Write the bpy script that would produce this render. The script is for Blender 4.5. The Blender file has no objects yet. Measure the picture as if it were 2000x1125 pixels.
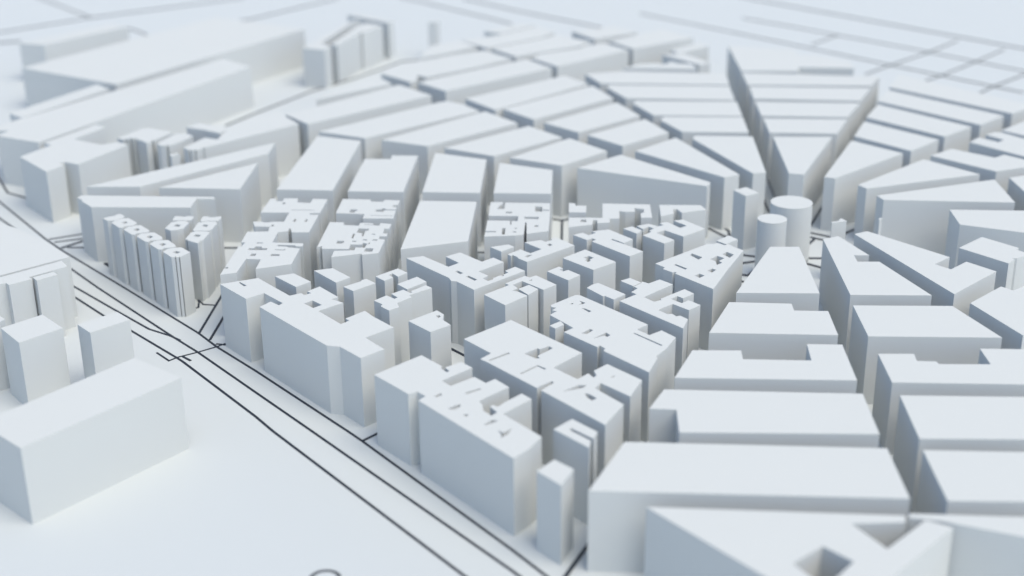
"""White city model: radial blocks round two round towers, an old quarter of
courtyard buildings, slabs across the main road, dark street lines on pale ground.
Units are metres; the hub (the larger round tower) is the origin."""
import bpy, bmesh, math
from mathutils import Matrix, Vector
from mathutils.geometry import tessellate_polygon

HEIGHT = 24.0          # every block is built to the same eaves height
ROOF = 0.30            # thickness of the roof slab that closes each block
ROADW = 0.92           # width of a street line
SKY, SUNE, SUNA, EXPO = 0.090, 1.5, 50, 1.15
FOCUS, APERTURE = 475.0, 5.2    # focus distance, width of the lens opening
HAZE = 0.00008        # thin even mist over the whole site
# name, label, group, outline, light wells   (all x, y in metres)
BUILDINGS = [
    ('slab_block', 'plain pale slab farthest back, rising behind the broad hall', 'slabs on the far industrial edge',
     [(-420.68,326.59),(-403.16,320.47),(-365.26,376.38),(-380.29,385.25)],
     []),
    ('flat_hall', 'broad flat-roofed white hall with a grey end wall, behind the longest slab', 'slabs on the far industrial edge',
     [(-396.69,257.86),(-330.82,214.63),(-246.82,361.63),(-312.69,404.87)],
     []),
    ('slab_block', 'thin sliver slab squeezed between the broad hall and the longest slab', 'slabs on the far industrial edge',
     [(-369.28,154.64),(-359.81,145.02),(-331.98,204.46),(-341.52,215.08)],
     []),
    ('slab_block', 'longest grey slab, running past the L-shaped tower with a notched end', 'slabs on the far industrial edge',
     [(-337.68,99.93),(-360.54,111.87),(-360.51,114.48),(-358.33,120.93),(-365.26,122.93),(-367.71,130.07),(-283.53,277.19),(-263.34,254.54),(-337.1,100.02)],
     []),
    ('tower_block', 'stout L-shaped tower with a deep slot in its face beside the bending road', None,
     [(-338.41,76.21),(-318.95,52.49),(-313.97,61.97),(-317.25,65.23),(-315.28,67.15),(-307.94,63.33),(-293.59,94.53),(-299.35,99.08),(-306.34,95.0),(-322.12,104.76),(-312.61,125.86),(-318.63,130.82),(-334.44,99.05),(-329.8,94.98)],
     []),
    ('angular_block', 'many-cornered block with a dark slit beside the L-shaped tower', None,
     [(-301.49,105.77),(-297.81,102.54),(-297.92,105.09),(-295.3,103.88),(-295.58,106.45),(-293.29,104.14),(-292.7,105.67),(-291.16,103.18),(-288.53,100.88),(-285.45,96.94),(-283.54,99.05),(-283.96,101.81),(-283.02,100.68),(-277.45,115.03),(-278.91,117.38),(-286.17,120.54),(-289.76,123.82),(-293.5,123.73)],
     []),
    ('angular_block', 'small blunt-ended block between the many-cornered block and the long notched wedge', None,
     [(-280.2,95.13),(-279.34,95.31),(-280.1,97.51),(-275.25,112.1),(-270.53,113.06),(-266.06,108.72),(-268.96,100.16),(-273.7,91.67),(-274.79,93.85),(-275.21,91.72),(-277.75,92.35)],
     []),
    ('hut', 'tiny box tucked against the small blunt-ended block', None,
     [(-270.31,77.39),(-267.54,80.08),(-265.78,78.78),(-268.58,74.26)],
     []),
    ('angular_block', 'short block with a grey flank at the foot of the longest slab', None,
     [(-272.59,124.11),(-267.88,131.63),(-253.77,123.99),(-251.63,119.24),(-253.74,112.44),(-262.8,119.08)],
     []),
    ('wedge_block', 'long notched wedge pointing from the linked blunt blocks towards the city blocks', None,
     [(-256.04,88.47),(-218.23,128.43),(-227.34,143.84),(-231.28,154.55),(-241.27,140.92),(-251.46,120.05),(-252.3,112.95),(-252.95,102.0),(-259.66,105.12),(-266.32,88.74),(-263.23,84.72),(-262.57,85.54),(-261.68,83.83),(-260.66,83.79),(-260.25,85.35),(-259.3,84.37),(-257.39,86.62),(-257.16,88.41),(-256.2,88.05)],
     []),
    ('wedge_block', 'long tapering wedge with a sharp tip beside the L-shaped tower', None,
     [(-294.97,30.18),(-272.13,29.43),(-224.93,77.33),(-224.47,95.49)],
     []),
    ('wedge_block', 'triangular wedge nested in front of the long tapering wedge', None,
     [(-263.48,27.91),(-228.52,24.65),(-227.22,62.9)],
     []),
    ('slab_block', 'low trapezoid block right behind the sawtooth towers', None,
     [(-294.56,15.18),(-293.81,18.32),(-291.97,18.26),(-237.78,14.61),(-236.39,11.74),(-244.16,12.3),(-244.45,0.94),(-285.27,2.83),(-291.21,10.38),(-291.81,12.47)],
     []),
    ('sawtooth_tower', 'nearest sawtooth tower, at the open end of the row, with a square light well', 'linked sawtooth towers',
     [(-243.75,-50.33),(-239.29,-56.13),(-237.91,-56.25),(-238.04,-55.0),(-237.56,-56.26),(-236.5,-56.29),(-236.6,-55.05),(-236.14,-56.22),(-233.46,-51.05),(-237.89,-45.66),(-241.1,-46.34),(-242.74,-47.4)],
     [[(-240.24,-50.85),(-239.07,-49.45),(-236.97,-50.95),(-238.27,-52.42)]]),
    ('sawtooth_tower', 'second sawtooth tower from the open end of the long row', 'linked sawtooth towers',
     [(-250.69,-41.75),(-246.27,-47.55),(-244.89,-48.1),(-244.49,-46.24),(-241.45,-45.98),(-240.08,-44.91),(-241.01,-42.73),(-244.78,-37.37),(-247.8,-37.9),(-249.77,-38.63)],
     [[(-247.26,-42.28),(-245.98,-40.67),(-244.28,-42.2),(-245.35,-44.07)]]),
    ('sawtooth_tower', 'third sawtooth tower from the open end of the long row', 'linked sawtooth towers',
     [(-257.81,-32.99),(-253.18,-38.88),(-251.82,-39.54),(-251.48,-37.79),(-248.27,-37.45),(-247.12,-36.42),(-248.04,-33.72),(-252.33,-28.46),(-254.61,-29.21),(-256.9,-29.86)],
     [[(-254.17,-33.54),(-253.01,-32.05),(-251.26,-33.63),(-252.17,-35.56)]]),
    ('sawtooth_tower', 'fourth sawtooth tower from the open end of the long row', 'linked sawtooth towers',
     [(-264.88,-25.06),(-260.33,-30.85),(-259.01,-31.25),(-258.67,-29.54),(-255.2,-28.56),(-254.32,-27.21),(-255.03,-25.54),(-259.65,-19.93),(-261.7,-20.71),(-263.69,-21.86)],
     [[(-261.21,-25.17),(-260.07,-23.55),(-258.39,-25.08),(-259.24,-26.88)]]),
    ('sawtooth_tower', 'fifth sawtooth tower from the open end, next to the solid last one', 'linked sawtooth towers',
     [(-271.91,-16.64),(-267.36,-22.68),(-265.88,-23.0),(-265.5,-21.44),(-262.25,-20.04),(-261.49,-18.19),(-262.28,-16.27),(-266.51,-11.36),(-268.69,-11.97),(-270.98,-14.58)],
     [[(-267.96,-16.76),(-266.79,-15.18),(-265.37,-16.84),(-266.3,-18.32)]]),
    ('sawtooth_tower', 'last solid sawtooth tower of the long row, without a light well', 'linked sawtooth towers',
     [(-276.74,-11.53),(-274.1,-14.29),(-272.7,-14.24),(-271.31,-14.28),(-269.0,-11.77),(-268.6,-9.36),(-269.01,-8.38),(-271.1,-5.87),(-272.45,-6.81),(-272.7,-8.27),(-274.92,-9.46)],
     []),
    ('sawtooth_tower', 'hollow tower of the short pair standing behind the long sawtooth row', 'linked sawtooth towers',
     [(-249.02,-24.16),(-246.27,-26.72),(-243.78,-26.16),(-241.7,-24.38),(-241.02,-17.39),(-242.73,-15.73),(-245.43,-15.17),(-247.16,-16.54),(-248.16,-16.99)],
     [[(-246.22,-21.46),(-245.76,-19.32),(-243.71,-20.13),(-243.94,-22.65)]]),
    ('sawtooth_tower', 'solid rear tower of the short pair behind the long sawtooth row', 'linked sawtooth towers',
     [(-248.02,-14.81),(-248.4,-12.4),(-248.26,-9.51),(-246.3,-9.76),(-244.53,-10.59),(-243.15,-9.67),(-240.87,-9.93),(-240.5,-11.68),(-240.8,-14.74),(-242.85,-15.16),(-245.55,-14.6)],
     []),
    ('sawtooth_tower', 'front hollow tower of the three-tower cluster beside the nearest sawtooth tower', 'linked sawtooth towers',
     [(-238.43,-36.68),(-237.76,-37.4),(-237.76,-36.52),(-237.12,-38.13),(-235.24,-39.59),(-232.69,-41.41),(-232.21,-39.68),(-232.48,-38.79),(-231.28,-38.03),(-230.36,-29.3),(-232.39,-28.05),(-234.69,-27.62),(-236.72,-28.2),(-237.77,-29.08)],
     [[(-235.89,-33.64),(-235.59,-31.4),(-233.31,-32.1),(-233.59,-34.42)]]),
    ('sawtooth_tower', 'middle hollow tower of the three-tower cluster beside the sawtooth row', 'linked sawtooth towers',
     [(-237.73,-26.34),(-236.84,-27.65),(-234.8,-27.07),(-232.54,-27.59),(-230.34,-26.29),(-229.66,-18.68),(-231.01,-16.56),(-233.91,-16.19),(-236.18,-17.35),(-237.36,-17.69)],
     [[(-235.11,-21.8),(-234.71,-19.94),(-232.68,-20.75),(-233.01,-22.98)]]),
    ('sawtooth_tower', 'rear notched tower without a well in the three-tower cluster', 'linked sawtooth towers',
     [(-237.01,-15.62),(-236.98,-10.34),(-235.43,-10.19),(-233.92,-11.4),(-232.07,-11.17),(-229.71,-10.27),(-229.28,-12.51),(-229.74,-15.84),(-231.1,-16.09),(-234.02,-15.62),(-236.32,-16.69)],
     []),
    ('slab_block', 'big flat block whose roof edge hugs the dark road lines', 'blocks across the main road',
     [(-277.18,-54.63),(-292.35,-36.26),(-310.4,-20.19),(-327.92,-4.04),(-349.49,-21.12),(-320.0,-94.75)],
     []),
    ('stepped_block', 'stepped block with slotted front standing before the big flat roadside block', 'blocks across the main road',
     [(-279.02,-58.75),(-275.13,-64.39),(-285.83,-74.83),(-284.09,-76.73),(-290.44,-82.15),(-292.24,-80.17),(-297.35,-84.24),(-299.59,-77.84)],
     []),
    ('slab_block', 'narrow thin block standing in front of the stepped block beside its dark slot', 'blocks across the main road',
     [(-284.31,-75.18),(-278.56,-69.9),(-276.37,-72.6),(-281.88,-78.32)],
     []),
    ('tower_block', 'partly hidden block cut off by the picture edge beside the wide square tower', 'blocks across the main road',
     [(-293.91,-106.4),(-284.07,-110.13),(-281.69,-112.66),(-282.38,-115.08),(-288.54,-121.4)],
     []),
    ('tower_block', 'wide square tower with bluish flank behind the nearest roadside slab', 'blocks across the main road',
     [(-280.48,-120.05),(-270.33,-109.18),(-260.12,-120.56),(-270.64,-131.92)],
     []),
    ('tower_block', 'narrower square tower standing closest to the forked road lines', 'blocks across the main road',
     [(-256.15,-117.75),(-250.04,-124.61),(-239.86,-114.26),(-245.97,-107.39)],
     []),
    ('slab_block', 'nearest big slab standing alone on open ground across the road', 'blocks across the main road',
     [(-247.34,-201.76),(-213.22,-158.82),(-230.97,-144.23),(-263.76,-186.69)],
     []),
    ('slab_tower', 'tall pale slab tower with grey end wall beyond the industrial slabs', 'far towers',
     [(-240.33,304.02),(-226.19,297.9),(-223.38,307.62),(-230.8,318.05),(-214.64,395.84),(-221.66,381.75)],
     []),
    ('slab_tower', 'ribbed tower with recessed dark strips in front of the tall pale slab tower', 'far towers',
     [(-224.12,313.9),(-219.91,310.35),(-209.11,349.8),(-208.0,348.53),(-203.82,353.92),(-197.06,371.02),(-207.71,379.75),(-212.57,374.86)],
     []),
    ('slab_tower', 'thin dark-edged slab behind the ribbed tower', 'far towers',
     [(-224.01,408.46),(-193.92,379.04),(-190.84,385.37),(-220.98,414.62)],
     []),
    ('slab_tower', 'faint lone tower, blurred, apart from the ribbed tower', 'far towers',
     [(-167.78,379.77),(-162.17,379.48),(-160.11,384.57),(-165.49,384.85)],
     []),
    ('city_block', 'long notched block just in front of the faint lone tower', 'radial city blocks',
     [(-186.41,234.23),(-168.64,213.22),(-165.19,217.25),(-165.39,228.97),(-160.63,224.46),(-132.14,248.52),(-112.54,269.72),(-129.2,292.48),(-151.28,277.5),(-162.94,267.27),(-176.22,262.0),(-184.44,247.46)],
     []),
    ('city_block', 'slightly tapered block beside the long notched block, across the street', 'radial city blocks',
     [(-164.47,212.3),(-148.32,191.96),(-89.88,243.58),(-104.15,267.3)],
     []),
    ('city_block', 'block with a step in its rear edge, next beyond the tapered block', 'radial city blocks',
     [(-101.03,269.6),(-86.58,247.14),(-42.22,289.48),(-56.46,309.88),(-67.5,302.08),(-70.63,295.67),(-95.36,280.83)],
     []),
    ('city_block', 'blurred block with a long grey front, at the rim before the open ground', 'low rows near the horizon',
     [(-52.23,314.75),(-39.58,291.93),(0.69,322.47),(-16.16,350.06)],
     []),
    ('city_block', 'faint farthest block behind the rim block with the long grey front', 'low rows near the horizon',
     [(-74.0,345.65),(-61.11,320.99),(-32.87,340.72),(-46.43,360.86)],
     []),
    ('city_block', 'blurred block with a bitten rear corner on the far side street', 'low rows near the horizon',
     [(-124.92,297.32),(-110.41,274.0),(-96.29,284.91),(-70.98,302.28),(-63.37,314.26),(-83.17,335.74),(-92.91,325.3)],
     []),
    ('city_block', 'faint block one row beyond the one with the bitten rear corner', 'low rows near the horizon',
     [(-144.13,321.65),(-127.66,298.68),(-93.53,328.81),(-85.15,344.44),(-95.7,363.31),(-119.74,338.18)],
     []),
    ('city_block', 'faintest strip at the far end of the side street', 'low rows near the horizon',
     [(-130.04,349.01),(-119.67,341.75),(-96.97,366.4),(-106.26,373.39)],
     []),
    ('city_block', 'faint strip behind the long notched block', 'low rows near the horizon',
     [(-167.46,272.71),(-151.08,286.04),(-133.73,303.35),(-144.69,321.68),(-161.78,306.74)],
     []),
    ('city_block', 'small tapering strip in front of the ribbed far tower', 'radial city blocks',
     [(-215.68,176.51),(-178.6,209.65),(-187.76,226.56),(-212.22,189.55)],
     []),
    ('city_block', 'long plain block behind the notched wedge, with a dark slot at its corner', 'radial city blocks',
     [(-227.23,146.57),(-213.54,127.77),(-155.55,183.06),(-174.23,207.41)],
     []),
    ('city_block', 'second long plain block from the notched wedge, narrowing to a point', 'radial city blocks',
     [(-206.45,113.98),(-183.01,101.42),(-129.54,149.78),(-138.04,163.52),(-146.91,170.49),(-150.17,168.76)],
     []),
    ('city_block', 'long plain block with a grey end, directly behind the stepped-back roof block', 'radial city blocks',
     [(-174.83,98.03),(-152.48,86.86),(-110.32,125.74),(-126.61,148.9)],
     []),
    ('city_block', 'block bordering the tapered block, on the outer side of the diagonal street', 'radial city blocks',
     [(-137.38,175.48),(-121.44,151.24),(-71.35,205.1),(-83.45,225.1)],
     []),
    ('city_block', 'second block inward along the diagonal street of five oblong blocks', 'radial city blocks',
     [(-117.41,153.12),(-102.29,131.9),(-60.02,173.68),(-69.17,200.64)],
     []),
    ('city_block', 'third block inward along the diagonal street of five oblong blocks', 'radial city blocks',
     [(-97.38,125.72),(-81.3,107.71),(-49.22,137.4),(-58.71,164.28)],
     []),
    ('city_block', 'innermost and shortest block on the diagonal street of five oblong blocks', 'radial city blocks',
     [(-77.27,102.84),(-62.07,84.03),(-38.37,105.89),(-47.27,130.98)],
     []),
    ('city_block', 'oblong block behind the plain rectangular block with the wide pale roof', 'radial city blocks',
     [(-144.61,83.62),(-121.41,69.59),(-89.56,99.74),(-105.0,120.34)],
     []),
    ('city_block', 'oblong block with a rounded-looking corner above the small street crossing', 'radial city blocks',
     [(-114.23,66.92),(-91.27,53.9),(-69.73,75.93),(-86.0,97.85)],
     []),
    ('wedge_block', 'broad triangular wedge with a huge grey front wall facing the old quarter', 'radial city blocks',
     [(-84.65,50.21),(-63.98,69.99),(-29.18,27.64),(-31.3,22.39)],
     []),
    ('wedge_block', 'slim wedge next behind the one with the huge grey front wall', 'radial city blocks',
     [(-57.01,75.48),(-35.94,97.1),(-15.25,38.08),(-22.22,34.27)],
     []),
    ('wedge_block', 'slim wedge between the dark avenue and its slimmer neighbour, tip at the hub', 'radial city blocks',
     [(-28.38,94.85),(-26.52,100.07),(0.37,97.75),(-3.31,40.64),(-9.07,39.35)],
     []),
    ('city_block', 'block fourth out from the hub, on the near side of the dark avenue', 'radial city blocks',
     [(-71.86,228.29),(-64.66,206.28),(4.82,199.83),(6.61,226.1),(-50.63,234.23)],
     []),
    ('city_block', 'block third out from the hub behind two others, near side of the dark avenue', 'radial city blocks',
     [(-61.8,196.87),(-53.41,172.6),(2.56,167.1),(4.3,196.39),(-59.52,201.97)],
     []),
    ('city_block', 'second block behind the slim wedge, near side of the dark avenue', 'radial city blocks',
     [(-50.72,161.85),(-42.51,138.12),(1.44,134.94),(2.98,163.37),(-48.68,167.05)],
     []),
    ('city_block', 'first block behind the slim wedge, near side of the dark avenue', 'radial city blocks',
     [(-39.91,128.77),(-31.76,107.0),(-0.34,104.47),(1.31,132.5),(-37.48,134.98)],
     []),
    ('low_row', 'low broken row with small notches behind the outermost avenue block', 'low rows near the horizon',
     [(-49.43,241.72),(-8.03,237.59),(-9.36,250.42),(-17.72,252.57),(-19.77,258.02),(-24.61,250.22),(-30.24,253.43),(-39.76,250.9)],
     []),
    ('low_row', 'short block with a dark flank, ending the broken row near the avenue', 'low rows near the horizon',
     [(-23.63,275.31),(-5.35,248.18),(1.65,253.47),(-11.33,278.5)],
     []),
    ('low_row', 'pale blurred block with a warm grey end near the avenue mouth', 'low rows near the horizon',
     [(-14.05,278.62),(6.98,297.55),(3.55,308.68),(-17.09,288.3)],
     []),
    ('city_block', 'outermost block along the dark avenue wall, its sharp corner highest', 'radial city blocks',
     [(18.53,297.44),(16.25,231.91),(47.51,229.91),(50.22,239.27),(80.37,235.39),(82.08,252.81),(64.94,269.77),(55.37,271.59),(56.57,285.55)],
     []),
    ('city_block', 'fourth block behind the blunt wedge, beside the dark avenue wall', 'radial city blocks',
     [(15.85,227.56),(14.44,199.42),(79.86,194.35),(89.59,214.55)],
     []),
    ('city_block', 'third block behind the blunt wedge, beside the dark avenue wall', 'radial city blocks',
     [(14.88,195.37),(12.63,169.37),(66.48,162.39),(78.61,189.27)],
     []),
    ('city_block', 'second block behind the blunt wedge, beside the dark avenue wall', 'radial city blocks',
     [(12.49,162.99),(10.87,135.06),(52.58,130.51),(65.37,157.7)],
     []),
    ('city_block', 'first block behind the blunt wedge, beside the dark avenue wall', 'radial city blocks',
     [(10.97,129.7),(9.47,104.1),(40.99,101.13),(51.7,126.68)],
     []),
    ('wedge_block', 'blunt wedge facing the round towers, ending the dark avenue', 'radial city blocks',
     [(9.9,96.96),(6.41,39.2),(12.42,37.14),(37.33,95.5)],
     []),
    ('wedge_block', 'wedge with a broad rear beside the blunt wedge, pale flank', 'radial city blocks',
     [(20.48,33.57),(24.58,31.24),(63.35,67.51),(45.0,89.12)],
     []),
    ('city_block', 'first strip block behind the broad-rear wedge, bordered by a ragged dark line', 'radial city blocks',
     [(48.0,96.43),(58.9,122.46),(85.7,88.92),(67.91,71.13)],
     []),
    ('city_block', 'second strip block behind the broad-rear wedge', 'radial city blocks',
     [(61.79,129.91),(73.78,154.89),(107.77,110.77),(89.94,94.11)],
     []),
    ('city_block', 'third strip block behind the broad-rear wedge', 'radial city blocks',
     [(75.36,161.24),(86.57,185.15),(129.92,130.67),(113.04,113.81)],
     []),
    ('city_block', 'outermost strip block, at the edge of the open ground with faint street lines', 'radial city blocks',
     [(88.77,190.54),(135.25,134.13),(151.8,148.55),(101.45,218.89)],
     []),
    ('city_block', 'block with a shallow bite in its rear edge, behind the slender long wedge', 'radial city blocks',
     [(74.68,63.48),(87.27,74.04),(102.16,59.32),(107.69,63.92),(120.29,48.53),(95.96,38.76)],
     []),
    ('city_block', 'block with a narrow slot cut into its rear, beyond the one with a shallow bite', 'radial city blocks',
     [(98.6,84.58),(105.14,92.12),(111.84,84.1),(115.55,87.4),(110.0,96.79),(115.5,101.04),(118.8,100.02),(136.03,72.71),(126.11,46.03)],
     []),
    ('city_block', 'block cut by the picture edge, beyond the one with a narrow slot', 'radial city blocks',
     [(119.89,104.03),(159.29,142.15),(154.7,90.73),(140.49,78.39)],
     []),
    ('wedge_block', 'slender long wedge with a bluish tip wall, behind the wedge with the wide grey front', 'radial city blocks',
     [(32.25,22.05),(34.52,16.74),(87.67,34.97),(69.95,58.07)],
     []),
    ('wedge_block', 'wedge with a wide smooth grey front facing the notched strip', 'radial city blocks',
     [(36.49,7.46),(37.88,1.75),(89.7,-3.18),(91.51,27.56)],
     []),
    ('fin', 'small thin fin against the tip of the wedge with the wide grey front', None,
     [(29.92,-21.33),(31.36,-19.99),(31.61,-20.61),(30.06,-22.4)],
     []),
    ('city_block', 'dark-flanked block at the picture edge behind the wide grey-fronted wedge', 'radial city blocks',
     [(98.48,29.85),(98.29,-8.93),(112.62,-6.82),(131.59,42.8)],
     []),
    ('wedge_block', 'wedge with a blue-grey end wall above the slotted corner block', 'radial city blocks',
     [(60.91,-11.26),(59.58,-29.01),(102.23,-48.99),(115.51,-15.17)],
     []),
    ('corner_block', 'slotted corner block with a narrow dark groove, below the blue-grey wedge', 'radial city blocks',
     [(51.39,-54.65),(63.49,-43.19),(73.21,-55.28),(71.63,-56.86),(74.81,-61.76),(69.03,-66.07),(67.11,-66.01),(67.68,-67.33),(64.19,-71.09)],
     []),
    ('city_block', 'long notched strip with a dark flank running from the hub', 'radial city blocks',
     [(16.56,-38.54),(22.16,-35.53),(45.17,-64.08),(37.75,-71.12),(41.99,-76.3),(49.73,-68.89),(57.27,-78.72),(36.22,-99.38)],
     []),
    ('city_block', 'long wedge with a small bite and a deep blue flank facing the hub', 'radial city blocks',
     [(3.46,-43.84),(9.96,-40.63),(16.54,-61.42),(10.97,-61.26),(10.83,-67.79),(18.62,-68.01),(28.3,-100.31),(1.0,-99.13)],
     []),
    ('city_block', 'tapering trapezoid block directly in front of the round towers', 'radial city blocks',
     [(-17.87,-51.55),(-7.09,-51.86),(-9.09,-97.48),(-37.34,-96.26)],
     []),
    ('city_block', 'block with a small rear step, first in front of the tapering trapezoid block', 'radial city blocks',
     [(-40.99,-104.35),(-20.36,-106.23),(-20.65,-112.15),(-9.54,-112.87),(-10.59,-132.38),(-51.14,-129.57)],
     []),
    ('city_block', 'block with a wide rear recess, second in front of the tapering trapezoid block', 'radial city blocks',
     [(-58.1,-142.72),(-43.09,-143.28),(-43.55,-149.64),(-22.87,-151.06),(-21.84,-138.99),(-10.93,-139.65),(-12.32,-165.21),(-65.86,-162.24)],
     []),
    ('city_block', 'block with a cut front corner, third in front of the tapering trapezoid block', 'radial city blocks',
     [(-69.79,-169.87),(-12.77,-174.01),(-14.07,-198.69),(-68.4,-196.5),(-67.69,-182.84),(-75.3,-182.04)],
     []),
    ('city_block', 'large plain block with a bare grey corner, beside the lone slim pillar', 'radial city blocks',
     [(-83.83,-201.6),(-14.08,-206.64),(-14.99,-232.71),(-95.09,-227.38)],
     []),
    ('cross_block', 'X-shaped block with triangular courtyards, nearest of all, cut by the picture edge', 'radial city blocks',
     [(-81.18,-235.35),(-18.33,-240.64),(-19.15,-243.68),(-32.29,-244.13),(-26.46,-255.27),(-13.95,-242.84),(-8.24,-246.2),(-43.86,-283.07)],
     [[(-41.31,-253.9),(-35.49,-260.48),(-44.33,-270.79),(-49.8,-261.06)]]),
    ('city_block', 'grey-walled block beside the X-shaped block, cut by the picture edge', 'radial city blocks',
     [(-17.08,-239.71),(22.39,-242.83),(17.49,-255.64),(7.17,-250.8),(-10.67,-243.14),(-17.59,-241.6)],
     []),
    ('city_block', 'wide plain block across the blue-walled street from the block with a small rear step', 'radial city blocks',
     [(-0.27,-108.3),(32.46,-109.6),(40.38,-135.63),(-1.31,-133.61)],
     []),
    ('corner_block', 'block with a notched rear and dark flank, below the slotted corner block', 'radial city blocks',
     [(39.12,-107.34),(54.19,-92.89),(57.2,-96.71),(74.65,-82.65),(82.64,-107.6),(47.48,-134.02)],
     []),
    ('city_block', 'block with a stepped recess in its rear, in front of the wide plain block', 'radial city blocks',
     [(-1.51,-146.74),(9.44,-147.0),(8.96,-152.18),(14.73,-152.69),(14.97,-154.52),(30.43,-155.06),(30.79,-143.74),(56.58,-145.12),(47.37,-169.67),(-2.38,-166.82)],
     []),
    ('city_block', 'plain block in front of the stepped recess, across from the cut-corner block', 'radial city blocks',
     [(-2.35,-175.24),(47.24,-177.83),(37.61,-203.0),(-3.97,-201.54)],
     []),
    ('city_block', 'plain block with a near-black flank corner, beside the X-shaped block', 'radial city blocks',
     [(-4.83,-207.82),(34.81,-210.33),(25.3,-235.22),(-5.97,-234.0)],
     []),
    ('pillar_tower', 'square pillar tower beside the two round towers', None,
     [(-21.01,16.65),(-17.17,8.65),(-11.1,12.72),(-15.08,20.63)],
     []),
    ('fin', 'thin L-shaped fin standing on open ground behind the hub', None,
     [(10.86,-24.53),(14.52,-22.92),(14.16,-22.09),(15.7,-20.31),(17.01,-23.45),(10.76,-25.71)],
     []),
    ('city_block', 'broad flat block behind the notched courtyard row nearest the wedges', 'radial city blocks',
     [(-212.91,23.79),(-188.88,21.61),(-184.4,97.07),(-206.09,106.27)],
     []),
    ('city_block', 'flat block with a raised rear corner, behind the twin-well courtyard block', 'radial city blocks',
     [(-179.75,67.21),(-167.82,66.79),(-168.02,72.45),(-155.98,71.62),(-159.04,18.56),(-182.5,20.36)],
     []),
    ('city_block', 'flat rectangular block with the wide pale roof behind the plain sloping-fronted block', 'radial city blocks',
     [(-148.39,75.85),(-124.82,64.49),(-126.85,16.14),(-150.99,18.3)],
     []),
    ('city_block', 'squarish flat block behind the slotted courtyard block', 'radial city blocks',
     [(-118.82,59.14),(-95.54,47.54),(-97.33,14.15),(-121.19,15.95)],
     []),
    ('city_block', 'plain block with a slanting front edge and no courtyards, amid courtyard blocks', 'radial city blocks',
     [(-151.39,6.8),(-128.01,4.73),(-130.36,-42.15),(-131.6,-42.68),(-155.22,-50.3)],
     []),
    ('courtyard_building', 'largest courtyard mass with many notches, beside the three-tower cluster', 'courtyard buildings of the old quarter',
     [(-213.45,11.51),(-211.21,11.44),(-210.73,7.96),(-207.86,7.87),(-207.83,11.62),(-202.16,11.43),(-201.65,6.28),(-196.17,5.37),(-195.82,10.57),(-189.69,10.09),(-190.61,-7.38),(-194.62,-7.52),(-194.53,-9.29),(-190.88,-9.84),(-192.01,-30.41),(-198.73,-30.21),(-199.7,-25.81),(-200.46,-25.62),(-200.21,-28.85),(-204.1,-30.05),(-204.38,-41.44),(-192.54,-42.73),(-192.3,-46.09),(-194.95,-45.78),(-195.3,-44.68),(-201.84,-43.87),(-202.12,-45.57),(-198.14,-46.08),(-197.74,-46.94),(-194.83,-47.56),(-192.98,-48.38),(-193.86,-64.54),(-206.09,-69.13),(-205.79,-59.21),(-211.34,-58.69),(-212.31,-72.49),(-217.83,-74.44),(-216.49,-45.0),(-215.36,-46.04),(-214.69,-41.14),(-216.31,-40.7),(-216.03,-29.04),(-208.02,-28.87),(-208.27,-23.46),(-214.24,-22.95),(-215.09,-19.89),(-215.81,-17.31),(-211.83,-17.43),(-211.64,-18.29),(-209.02,-18.2),(-208.71,-17.53),(-203.6,-17.68),(-203.09,-6.64),(-214.68,-6.19)],
     [[(-200.05,-17.79),(-199.95,-14.53),(-198.95,-14.56),(-199.03,-17.99)],[(-195.48,-18.1),(-195.35,-14.93),(-194.35,-14.96),(-194.6,-18.38)],[(-210.44,-42.21),(-210.27,-41.11),(-207.79,-41.34),(-207.91,-42.28)],[(-212.23,-49.36),(-212.18,-47.29),(-210.27,-47.5),(-210.19,-45.57),(-207.6,-45.8),(-207.47,-47.43),(-205.25,-47.49),(-205.3,-49.56)],[(-210.47,-55.69),(-210.26,-53.06),(-208.36,-53.27),(-208.48,-55.74)],[(-203.03,-55.9),(-202.7,-53.81),(-199.62,-54.05),(-199.58,-56.0)],[(-207.59,4.16),(-207.5,6.47),(-206.4,5.97),(-206.52,3.85)],[(-202.88,-3.07),(-193.23,-3.82),(-193.16,-4.36),(-202.79,-3.7)],[(-207.97,-23.05),(-207.88,-20.95),(-206.73,-21.16),(-206.85,-23.09)],[(-217.46,-68.32),(-217.25,-66.68),(-216.18,-66.85),(-216.26,-68.49)],[(-202.22,-49.73),(-202.18,-48.96),(-198.73,-49.29),(-198.37,-48.15),(-198.35,-50.07)]]),
    ('courtyard_building', 'twin-well courtyard block with a notched rear, behind the pitted courtyard block', 'courtyard buildings of the old quarter',
     [(-183.46,10.18),(-171.81,9.05),(-171.57,6.44),(-166.38,5.9),(-165.99,8.4),(-159.59,7.54),(-160.13,1.65),(-161.93,1.53),(-162.03,-0.93),(-160.32,-1.25),(-160.34,-4.23),(-164.72,-3.64),(-164.95,-2.55),(-166.28,-2.33),(-166.43,-3.95),(-168.33,-3.71),(-168.68,-6.38),(-165.32,-6.84),(-165.05,-4.88),(-160.36,-5.39),(-160.66,-15.13),(-172.76,-14.76),(-172.55,-9.53),(-184.21,-7.84)],
     [[(-178.97,-7.12),(-178.81,-3.11),(-176.32,-3.46),(-175.73,-5.0),(-176.7,-5.41),(-176.79,-7.37)],[(-170.14,-10.83),(-160.93,-11.64),(-160.95,-12.17),(-170.09,-11.36)]]),
    ('courtyard_building', 'densely pitted courtyard block with about ten small light wells', 'courtyard buildings of the old quarter',
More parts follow.
